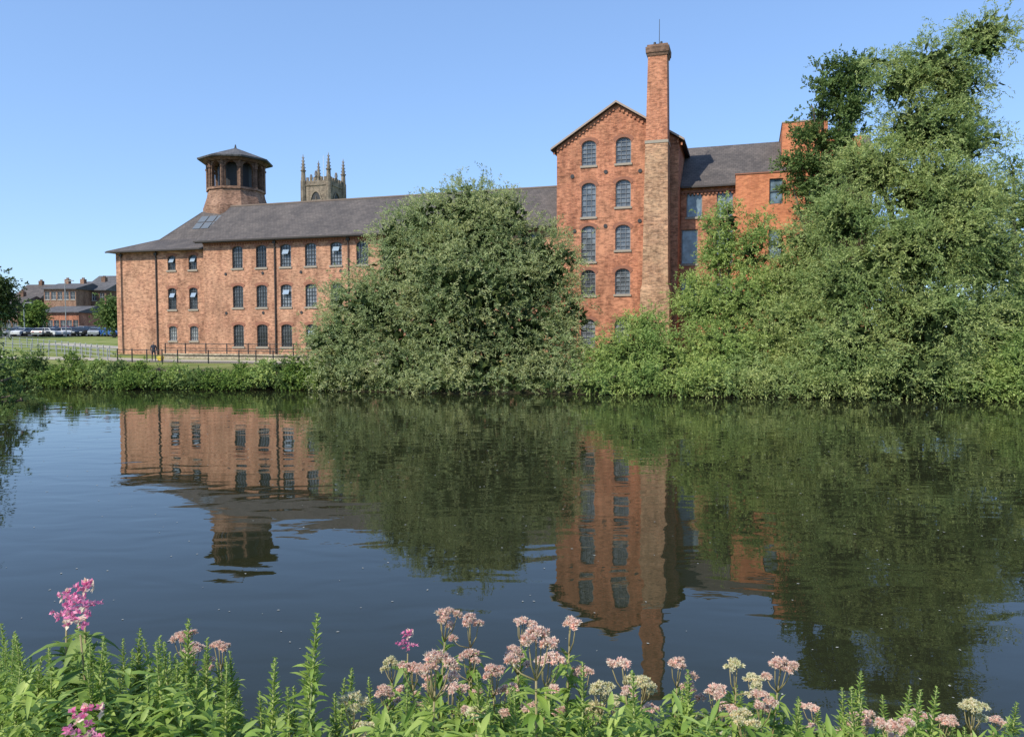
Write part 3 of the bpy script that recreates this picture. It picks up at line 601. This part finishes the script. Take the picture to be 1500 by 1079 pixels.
for i,px in enumerate((-12,22,50,88,112,142,178,207,232,266,296,324,356,384,414,440,468)):
    px=px+random.uniform(-4,4); u=(px-750)/F; Y=43.3/(1+0.169*u)+1.4
    top=random.choice([521,526,534,538,530]) if px>60 else 514
    if 225<px<350: top=random.choice([540,545])
    cx=at(px,540,Y); wd=random.uniform(13,24); bot=568; mid=(top+bot)/2; hh=(bot-top)/2
    lb=[lobe(px,mid,wd*0.8,hh,Y),lobe(px-wd*0.55,mid+8,wd*0.5,hh*0.65,Y-0.4),lobe(px+wd*0.6,mid+7,wd*0.5,hh*0.7,Y-0.3)]+skirt(px-15,px+25,20,563,18,8,0.35)
    tree("bank_bush","leafy green bush on the low river bank","shrub",(cx.x,Y),lb,(M_hedge,M_shrub,M_darkleaf,M_hedge)[i%4],0.06,"bushes along the far bank",nclump=90,nspray=7,nleaf=9,L=0.15,W=0.08,sprlen=0.35,droop=0.3,up=0.5,sigma=0.16,inner=350,innerL=0.3)
pts=[]
for k in range(12000):
    x=rng.uniform(-38,-9) if k%3 else rng.uniform(-9,30); y=Yb(x)+rng.uniform(-0.1,1.8); pts.append((x,y,max(0.05,gh(x,y))+rng.uniform(0,0.25)))
pts=np.array(pts); V=leafquads(pts,unit(rng.normal(size=pts.shape)+np.array([0,-0.4,0.5])),0.18,0.08)
o=mobj("bank_ground_cover",npmesh("bank_ground_cover",V,np.arange(len(V)*4).reshape(-1,4),M_darkleaf)); o["kind"]="stuff"; o["label"]="low green weeds and ivy along the waterline"; o["category"]="ground cover"
tree("alder_tree","dark tree with low branches hanging over the river","tree",(-26.5,31.5),
 [lobe(*q) for q in ((-26,548,30,18,32),(18,580,20,6,31.5),(0,535,20,6,32),(-80,480,50,60,32),(-120,380,50,90,32),(-8,568,22,9,32),(34,586,12,5,31.5),(8,556,16,5,31.8))],M_darkleaf,0.25,nclump=230,nspray=9,nleaf=12,L=0.16,W=0.08,sprlen=0.5,droop=0.4,up=0.0,sigma=0.2,inner=300,innerL=0.3)
def dtree(px,top,bot,wd,Y,mat,label):
    c=at(px,bot,Y); h=bot-top
    lb=[lobe(px,top+h*0.45,wd*0.8,h*0.36,Y),lobe(px-wd*0.4,top+h*0.6,wd*0.5,h*0.25,Y),lobe(px+wd*0.45,top+h*0.55,wd*0.5,h*0.28,Y),lobe(px,top+h*0.2,wd*0.45,h*0.18,Y)]
    tree("street_tree",label,"tree",(c.x,Y),lb,mat,0.25,nclump=110,nspray=8,nleaf=10,L=0.4,W=0.22,sprlen=1.0,droop=0.3,up=0.3,sigma=0.6,inner=300,innerL=1.0)
dtree(0,400,486,22,120,M_inner,"dark leafy tree beside the car park")
dtree(52,446,482,10,150,M_hedge,"round green tree beside the parked cars")
dtree(167,440,482,8,122,M_darkleaf,"dark green tree beside the mill corner")
# ------------------------------------------------------------------ distant houses
def house(label,px0,px1,eave,ridge,Y,wm_,rm,cols,rows,chim=0):
    a=at(px0,488,Y); b_=at(px1,488,Y); ze=at(px0,eave,Y).z; zr=at(px0,ridge,Y).z; z0=3.3; Wd=b_.x-a.x; D=11
    o=thing("brick_house",label,"building",(a.x,Y,z0),math.radians(-6)); ze-=z0; zr-=z0
    ws=[]
    for c in range(cols):
        for r_ in range(rows):
            ws.append(dict(s=Wd*(c+0.5)/cols,z=ze*(r_+0.25)/rows,w=1.2,h=min(1.8,ze/rows*0.55),rise=0,cols=2,rows=2,fm=M_white,gl=M_glass,lint=False))
    mkwall(o,[(0,0),(Wd,0),(Wd,ze),(0,ze)],ws,0,wm_,D)
    mb=MB(); mb.extr([(-0.5,ze-0.1),(D/2,zr),(D+0.5,ze-0.1),(D+0.5,ze-0.3),(-0.5,ze-0.3)],'x',-0.4,Wd+0.4); rf=mb.obj("roof",rm,o)
    for k in range(chim):
        x=Wd*(k+0.5)/chim; mb=MB(); mb.box(x-0.5,D/2-0.5,zr-1,x+0.5,D/2+0.5,zr+1.0)
        mb.frus(x-0.2,D/2,zr+1.0,zr+1.4,0.16,0.14,8); mb.frus(x+0.2,D/2,zr+1.0,zr+1.4,0.16,0.14,8); mb.obj("chimney",wm_,rf)
house("brown brick house with steep tiled roof",22,64,436,415,205,M_brickd,M_slate,4,3,1)
house("red brick terrace with white windows and chimneys",66,116,422,413,175,M_brickm,M_slateg,5,3,2)
house("dark brick building with grey slate roof",110,160,424,410,180,M_brickd,M_slateg,4,3,1)
house("dark brick building with broad grey roof",132,190,418,402,225,M_brickd,M_slateg,5,4,0)
house("low orange brick building with white trim",60,120,456,447,160,M_brickg,M_slateg,6,1,0)
house("small brick building with slate roof",-10,30,446,432,170,M_brickd,M_slate,4,2,1)
# ------------------------------------------------------------------ cars
def carmeshes():
    mb=MB()
    hull=[(-2.15,0.3),(-2.22,0.7),(-2.1,0.95),(1.1,0.99),(1.95,0.86),(2.17,0.66),(2.15,0.3)]
    mb.extr(hull,'y',-0.87,0.87)
    cab=[(-1.95,0.96),(-1.4,1.42),(-1.15,1.46),(0.2,1.46),(0.45,1.42),(1.15,0.97)]
    i=len(mb.v); n=len(cab)
    for sg in (-1,1):
        for x,z in cab: mb.v.append((x,sg*(0.84-0.2*(z-0.96)/0.5),z))
    for k in range(n-1): mb.f.append((i+k,i+k+1,i+n+k+1,i+n+k))
    mb.f.append(tuple(range(i,i+n))); mb.f.append(tuple(range(i+n,i+2*n)))
    body=mb
    gl=MB()
    for sg in (-1,1):
        e=sg*0.012
        def P(x,z): return (x,sg*(0.84-0.2*(z-0.96)/0.5)+e,z)
        gl.poly([P(-1.75,1.02),P(-1.35,1.38),P(-0.5,1.4),P(-0.5,1.02)]); gl.poly([P(-0.42,1.02),P(-0.42,1.4),P(0.35,1.38),P(0.95,1.02)])
    gl.poly([(1.1,-0.76,1.02),(1.1,0.76,1.02),(0.5,0.66,1.405),(0.5,-0.66,1.405)]); gl.poly([(-1.93,-0.76,1.02),(-1.93,0.76,1.02),(-1.46,0.66,1.39),(-1.46,-0.66,1.39)])
    wh=MB(); wh.extr([(0.32*math.cos(a_),0.32*math.sin(a_)) for a_ in np.linspace(0,2*math.pi,15)[:-1]],'y',-0.1,0.1)
    wh.extr([(0.19*math.cos(a_),0.19*math.sin(a_)) for a_ in np.linspace(0,2*math.pi,11)[:-1]],'y',-0.115,0.115)
    hl=MB(); hl.box(-0.03,-0.2,-0.07,0.03,0.2,0.07)
    return body,gl,wh,hl
body,gl,wh,hl=carmeshes()
M_tyre=plain("tyre",(0.02,0.02,0.02),0.9); M_cg=plain("car_glass",(0.02,0.025,0.03),0.08); M_hl=plain("lamp_lens",(0.7,0.7,0.7),0.1); M_rl=plain("rear_lamp",(0.4,0.02,0.02),0.2)
glm=gl.me("window",M_cg); whm=wh.me("wheel",M_tyre); hlm=hl.me("headlight",M_hl); rlm=hl.me("rear_light",M_rl)
cc={"white":(0.6,0.6,0.6),"black":(0.02,0.02,0.022),"silver":(0.35,0.36,0.38),"blue":(0.03,0.10,0.32),"grey":(0.14,0.15,0.16),"red":(0.4,0.03,0.03)}
bm_={}
for k,c in cc.items(): bm_[k]=body.me("body",plain("car_paint_"+k,c,0.3,0.1,var=0.02))
def car(px,Y,colr,rot):
    c=at(px,488,Y); z=gh(c.x,Y)+0.055
    o=thing("parked_car",colr+" hatchback car parked beyond the grass slope","car",(c.x,Y,z),rot,"parked cars")
    mobj("body",bm_[colr],o); mobj("window",glm,o)
    for x in (-1.35,1.35):
        for y in (-0.8,0.8): mobj("wheel",whm,o,(x,y,0.32))
    for y in (-0.6,0.6): mobj("headlight",hlm,o,(2.17,y,0.68)); mobj("rear_light",rlm,o,(-2.2,y,0.75))
cl=["grey","white","black","silver","black","white","grey","black","silver","black"]
for i,px in enumerate((20,35,52,63,84,95,110,122,140,168)):
    car(px,131+random.uniform(-1.2,1.8),cl[i],math.radians(random.choice([-90,-75,-100,-40,90])+random.uniform(-8,8)))
car(157,129,"blue",math.radians(-30)); car(74,129.5,"white",math.radians(-20))
for i,px in enumerate((30,58,75,98,120,136)): car(px,150,["white","black","silver","red","white","grey"][i],math.radians(-90))
for px,Y,hh in ((14,128,5.5),(97,128,9.5),(36,140,6)):
    c=at(px,488,Y); o=thing("street_lamp","tall grey street lamp beside the car park","street lamp",(c.x,Y,gh(c.x,Y)))
    mb=MB(); mb.tube([(0,0,0),(0,0,hh*0.9),(0.2,0,hh),(1.0,0,hh+0.1)],[0.08,0.06,0.05,0.04],8); mb.obj("pole",M_lgrey,o)
    mb=MB(); mb.box(0.9,-0.14,hh+0.0,1.5,0.14,hh+0.13); mb.obj("lamp_head",M_lgrey,o)
# ------------------------------------------------------------------ person by the path
pp=fw(sx(225,-6.8),-6.8); pz=gh(pp.x,pp.y)+0.035
per=thing("person","standing person in dark jacket and dark trousers on the path","person",(pp.x,pp.y,pz),math.radians(20))
def skin(name,verts,edges,radii,mat,parent,root=0,sub=1):
    me=bpy.data.meshes.new(name); me.from_pydata(verts,edges,[]); ob=mobj(name,me,None)
    md=ob.modifiers.new("s","SKIN"); sv=me.skin_vertices[0].data
    for i,r_ in enumerate(radii): sv[i].radius=(r_,r_) if not isinstance(r_,tuple) else r_
    sv[root].use_root=True
    ob.modifiers.new("d","SUBSURF").levels=sub
    dg=bpy.context.evaluated_depsgraph_get(); nm=bpy.data.meshes.new_from_object(ob.evaluated_get(dg)); nm.materials.clear(); nm.materials.append(mat); nm.shade_smooth()
    bpy.data.objects.remove(ob); return mobj(name,nm,parent)
vb=[(0,0,0.95),(0,0,1.15),(0,0,1.36),(0,-0.01,1.48),(0,-0.01,1.53),
 (-0.18,0,1.40),(-0.24,0.02,1.12),(-0.2,-0.12,0.9),(0.18,0,1.40),(0.25,0.01,1.12),(0.24,-0.06,0.88),
 (-0.1,0,0.88),(-0.12,-0.03,0.5),(-0.13,0.02,0.1),(-0.14,-0.12,0.04),(0.1,0,0.88),(0.13,0.0,0.5),(0.14,0.05,0.1),(0.17,-0.09,0.04)]
eb=[(0,1),(1,2),(2,3),(3,4),(2,5),(5,6),(6,7),(2,8),(8,9),(9,10),(0,11),(11,12),(12,13),(13,14),(0,15),(15,16),(16,17),(17,18)]
rb_=[(0.15,0.11),(0.14,0.11),(0.16,0.11),0.06,0.055,0.065,0.05,0.035,0.065,0.05,0.035,0.095,0.06,0.042,0.045,0.095,0.06,0.042,0.045]
M_cloth=plain("dark_cloth",(0.03,0.035,0.05),0.9); M_skin=plain("skin",(0.45,0.27,0.19),0.6); M_hair=plain("hair",(0.04,0.025,0.015),0.8)
skin("body",vb,eb,rb_,M_cloth,per)
hv=[(0,0,1.56),(0,-0.01,1.62),(0,-0.015,1.68),(0,-0.005,1.73)]; skin("head",hv,[(0,1),(1,2),(2,3)],[0.055,0.075,0.085,0.06],M_skin,per,sub=2)
mb=MB(); mb.frus(0,-0.098,1.63,1.665,0.018,0.01,6); mb.obj("nose",M_skin,per)
for sg in (-1,1):
    mb=MB(); mb.frus(sg*0.085,0,1.62,1.67,0.015,0.018,6); mb.obj("ear",M_skin,per)
skin("hair",[(0,0.02,1.67),(0,0.015,1.75)],[(0,1)],[0.088,0.075],M_hair,per,sub=2)
for sg,(hx,hy,hz) in ((-1,(-0.2,-0.13,0.88)),(1,(0.24,-0.065,0.86))):
    vs=[(hx,hy,hz),(hx,hy-0.005,hz-0.07)];es=[(0,1)];rs=[0.026,0.034]
    for k in range(4):
        x=hx+(-0.03+0.02*k)*1.0; L_=(0.075,0.085,0.08,0.062)[k]; vs+=[(x,hy-0.005,hz-0.1),(x,hy-0.02,hz-0.1-L_)]; es+=[(1,2+2*k),(2+2*k,3+2*k)]; rs+=[0.01,0.008]
    vs+=[(hx-sg*0.045,hy-0.02,hz-0.06),(hx-sg*0.05,hy-0.035,hz-0.1)]; es+=[(1,10),(10,11)]; rs+=[0.011,0.009]
    skin("hand",vs,es,rs,M_skin,per)
bp_=fw(sx(235,-7.4),-7.4); o=thing("grit_bin","small yellow lidded bin on the riverside path","bin",(bp_.x,bp_.y,gh(bp_.x,bp_.y)+0.03),ANG)
M_yel=plain("yellow_plastic",(0.6,0.45,0.06),0.5)
mb=MB(); mb.frus(0,0,0,0.4,0.22,0.3); mb.obj("bin_body",M_yel,o); mb=MB(); mb.frus(0,0,0.402,0.45,0.33,0.31); mb.frus(0,0,0.45,0.5,0.31,0.18); mb.obj("lid",M_yel,o)
# ------------------------------------------------------------------ flecks floating on the river
N=420; fx=rng.uniform(-1,1,N); fy=rng.uniform(6.5,34,N); c=np.stack([fx*fy*0.72,fy,np.full(N,0.006)],1); dd_=rng.uniform(0,6.28,N)
d_=np.stack([np.cos(dd_),np.sin(dd_),np.zeros(N)],1); s_=np.stack([-np.sin(dd_),np.cos(dd_),np.zeros(N)],1)
Lf=rng.uniform(0.02,0.05,(N,1))*(0.6+fy[:,None]/22); Vf=np.stack([c,c+d_*Lf*.5+s_*Lf*.3,c+d_*Lf,c+d_*Lf*.5-s_*Lf*.3],1)
o=mobj("floating_fleck",npmesh("floating_fleck",Vf,np.arange(N*4).reshape(-1,4),plain("pale_fluff",(0.3,0.3,0.27),0.9))); o["kind"]="stuff"; o["label"]="tiny pale seeds and petals drifting on the river"; o["category"]="floating debris"
# ------------------------------------------------------------------ foreground herbs
def blades(base,d,L,W,droop):
    N=len(base); U=np.array([0,.2,.45,.75,1.0]); WW=np.array([.12,.75,1,.6,.03])
    z=np.array([0,0,1.0]); s=unit(np.cross(d,np.broadcast_to(z,d.shape)+0.25*rng.normal(size=d.shape))); nn=np.cross(s,d)
    L=L[:,None,None]; W=W[:,None,None]; dr=droop[:,None,None]
    cen=base[:,None,:]+d[:,None,:]*L*U[None,:,None]-z*dr*L*(U**2)[None,:,None]
    off=s[:,None,:]*W*WW[None,:,None]*0.5; lift=nn[:,None,:]*W*0.18*WW[None,:,None]
    V=np.stack([cen-off+lift,cen,cen+off+lift],axis=2)
    q=[]
    for a_ in range(4):
        for b2 in range(2): i=a_*3+b2; q.append((i,i+1,i+4,i+3))
    q=np.array(q); Q=(q[None]+np.arange(N)[:,None,None]*15)
    return V.reshape(-1,3),Q.reshape(-1,4)
def flowerhead(R,mat,name="flower_head"):
    nt_=int(9+R*320); 
    th=rng.uniform(0,2*math.pi,nt_); rr_=np.sqrt(rng.uniform(0,1,nt_))*R
    cen=np.stack([rr_*np.cos(th),rr_*np.sin(th),0.75*np.sqrt(np.maximum(0,R*R-rr_**2))+rng.uniform(-.003,.003,nt_)],1)
    m_=34; d=unit(rng.normal(size=(nt_,m_,3)).reshape(-1,3)+np.array([0,0,0.6]))
    b0=np.repeat(cen,m_,axis=0); V=leafquads(b0,d,0.0098,0.0048,unit(np.array([[-.45,-.6,.65]]))); 
    return npmesh(name,V,np.arange(len(V)*4).reshape(-1,4),mat)
def hemp(kind,H=1.3,fmat=None):
    parts=[]; lean=np.array([random.uniform(-.08,.08),random.uniform(-.08,.08)])
    st=MB(); P=lambda z:(lean[0]*((z/H)**2-1),lean[1]*((z/H)**2-1),z)
    st.tube([P(0),P(H*.35),P(H*.7),P(H*.93)],[0.006,0.005,0.004,0.0027],6)
    base=[];d=[];L=[];W=[];dr=[]
    nz_={'agri':18,'spire':24,'balsam':20}[kind]
    for k in range(nz_):
        z=H*(0.3+0.62*k/nz_); a_=k*1.57+random.uniform(-.3,.3); sc=(1-0.4*max(0,(k/nz_-0.5)))
        for j in range({'agri':2,'spire':3,'balsam':3}[kind]):
            aj=a_+j*(math.pi if kind=='agri' else 2.1)
            for q in ((-0.45,0,0.45) if kind=='agri' else (0,)):
                base.append(P(z)); el=random.uniform(-0.1,0.5) if kind!='spire' else random.uniform(0.2,0.9)
                d.append((math.cos(aj+q)*math.cos(el),math.sin(aj+q)*math.cos(el),math.sin(el)))
                L.append({'agri':(0.075 if q else 0.105),'spire':0.078,'balsam':0.125}[kind]*sc*random.uniform(.8,1.2)); W.append({'agri':0.024,'spire':0.0135,'balsam':0.036}[kind]*sc); dr.append(random.uniform(0.2,0.7))
        if kind!='agri' or k>5:
            for j in range(5):
                base.append(tuple(np.array(P(z))+rng.normal(size=3)*0.008)); aj=random.uniform(0,6.28); el=random.uniform(.4,1.1)
                d.append((math.cos(aj)*math.cos(el),math.sin(aj)*math.cos(el),math.sin(el))); L.append(0.045*random.uniform(.7,1.3)); W.append(0.011); dr.append(0.2)
    if kind=='spire':
        for k in range(60):
            z=H*(0.84+0.16*k/60); aj=k*2.4; el=0.75; base.append(P(z)); d.append((math.cos(aj)*math.cos(el),math.sin(aj)*math.cos(el),math.sin(el))); L.append(0.05*(1.2-k/60)); W.append(0.009); dr.append(0.15)
        st.tube([P(H*.92),P(H)],[0.003,0.0015],5)
    tops=[]
    if kind=='agri':
        nb_=random.choice([3,4,5])
        fk=Vector(P(H*.91)); tops.append((Vector(P(H*.985)),random.uniform(.019,.029)))
        st.tube([Vector(P(H*.92)),Vector(P(H*.985))],[0.0025,0.002],5)
        for k in range(nb_):
            a_=k*2*math.pi/nb_+random.uniform(-.4,.4); r_=random.uniform(.02,.036); e=Vector(P(H))+Vector((math.cos(a_)*r_,math.sin(a_)*r_,random.uniform(-.035,-.016)))
            if k==nb_-1: e=Vector(P(H))+Vector((math.cos(a_)*.06,math.sin(a_)*.06,-.085))
            m_=fk.lerp(e,.5)+Vector((math.cos(a_)*.006,math.sin(a_)*.006,-.005)); st.tube([fk,m_,e],[0.0025,0.002,0.0015],5); tops.append((e,random.uniform(.013,.021)))
    V,Q=blades(np.array(base),unit(np.array(d)),np.array(L),np.array(W),np.array(dr))
    parts.append(("stem",st.me("stem",M_stemr if kind!='spire' else M_stem,True),(0,0,0)))
    parts.append(("foliage",npmesh("foliage",V,Q,{'agri':M_herb,'spire':M_herb,'balsam':M_herb2}[kind],True),(0,0,0)))
    for t_,r_ in tops: parts.append(("flower_head",flowerhead(r_,fmat),tuple(t_)))
    if kind=='balsam':
        for k in range(26):
            a_=random.uniform(0,6.28); r_=random.uniform(0,.05); c=np.array([P(H)[0]+r_*math.cos(a_),P(H)[1]+r_*math.sin(a_),H-random.uniform(-.01,.075)])
            dd=unit(rng.normal(size=(7,3))+np.array([0,0,.3])); V=leafquads(np.repeat(c[None],7,0),dd,0.013,0.009)
            parts.append(("blossom",npmesh("blossom",V,np.arange(28).reshape(-1,4),M_mag if random.random()<.8 else M_pink),(0,0,0)))
    return parts
VAR={'agri':[hemp('agri',fmat=M_pink if k%10<6 else M_cream) for k in range(12)],'spire':[hemp('spire') for _ in range(7)],'balsam':[hemp('balsam') for _ in range(3)]}
names={'agri':("hemp_agrimony_plant","leafy hemp agrimony with fluffy pale pink flower heads","wildflower"),'spire':("willowherb_plant","upright green willowherb with narrow leaves, not yet flowering","wild plant"),'balsam':("balsam_plant","tall plant topped with small magenta pink blossoms","wildflower")}
cnt=0
def plantat(kind,px,py,Y=None):
    global cnt
    Y=Y or random.uniform(1.9,2.7); p=at(px,py,Y); z0=gh(p.x,Y)-0.05; s=(p.z-z0)/1.3
    nm,lab,cat=names[kind]; o=thing(nm,lab,cat,(p.x,Y,z0),random.uniform(0,6.28),nm.replace("_"," ")+"s on the near bank"); 
    sx_=min(1.0,max(0.8,s)); o.scale=(sx_,sx_,s)
    cnt+=1
    for (n_,me_,loc) in VAR[kind][(cnt*5+random.randint(0,2))%len(VAR[kind])]: mobj(n_,me_,o,loc)
for q in ((655,893),(687,900),(766,904),(785,920,1.75),(836,906),(572,962),(603,972),(640,958,1.75),(688,952),(910,966),(945,995),(995,964),(1080,968),(1145,966),(1050,1005),(880,1000),(852,975),(925,990),(565,1008),(518,1018),(825,1036),(990,1052),(1088,1042),(1187,1032),(1265,1043),(1310,1055,1.8),(1342,1040),(1425,1026),(1462,1050),(695,1038),(742,1005),(285,943),(320,940),(268,924),(530,1062),(1235,1070),(885,1068),(620,1030),(780,1030),(1120,1015),(1010,1000),(1030,1045),(950,1035),(720,975),(805,960),(665,1000),(1105,990),(1385,1050),(870,1030),(755,950),(630,990),(900,1020),(1060,1030)): plantat('agri',*q)
for q in ((125,856,2.1),(98,870,2.2),(112,880,2.0),(125,1040,1.55),(598,926,2.8)): plantat('balsam',*q)
SP=[(465,898),(403,962),(515,978),(540,992),(450,955),(330,962),(240,940),(205,948),(150,930),(8,940),(30,975),(60,962),(180,935),(100,945),(1490,1028),(1395,1055),(1210,1058),(380,1012),(430,1005),(490,1015),(1170,1020),(1000,1010),(300,955),(260,965),(130,960),(75,985),(350,1010)]
for k in range(66): SP.append((random.uniform(-10,345),random.triangular(905,1040,975)))
for k in range(62): 
    px=random.uniform(350,1500); SP.append((px,random.triangular(945,1065,1010)+(35 if px>1150 else 0)+(22 if px<560 else 0)))
for q in SP: plantat('spire',*q)
bs=[];dd=[]
def topy(px): return float(np.interp(px,[-60,0,120,300,350,420,520,600,800,1000,1150,1250,1400,1560],[1010,1005,995,1012,1060,1085,1075,1048,1035,1050,1068,1090,1090,1075]))
for nst in range(760):
    px=rng.uniform(-80,1580); Y=rng.uniform(1.7,3.0); tp=topy(px)+abs(rng.normal())*34+rng.uniform(-22,12); p=at(px,tp,Y)
    for k in range(13):
        z=p.z-0.028*k-rng.uniform(0,.02)
        for j in range(3):
            aj=rng.uniform(0,6.28); el=rng.uniform(.0,1.1); bs.append((p.x+rng.normal()*0.008,Y+rng.normal()*0.008,z)); dd.append((math.cos(aj)*math.cos(el),math.sin(aj)*math.cos(el),math.sin(el)))
n_=len(bs); V,Q=blades(np.array(bs),unit(np.array(dd)),rng.uniform(.03,.08,n_),rng.uniform(.008,.02,n_),rng.uniform(.1,.6,n_))
o=mobj("undergrowth",npmesh("undergrowth",V,Q,M_herb,True)); o["kind"]="stuff"; o["label"]="dense mixed green leaves and weeds on the near bank"; o["category"]="undergrowth"
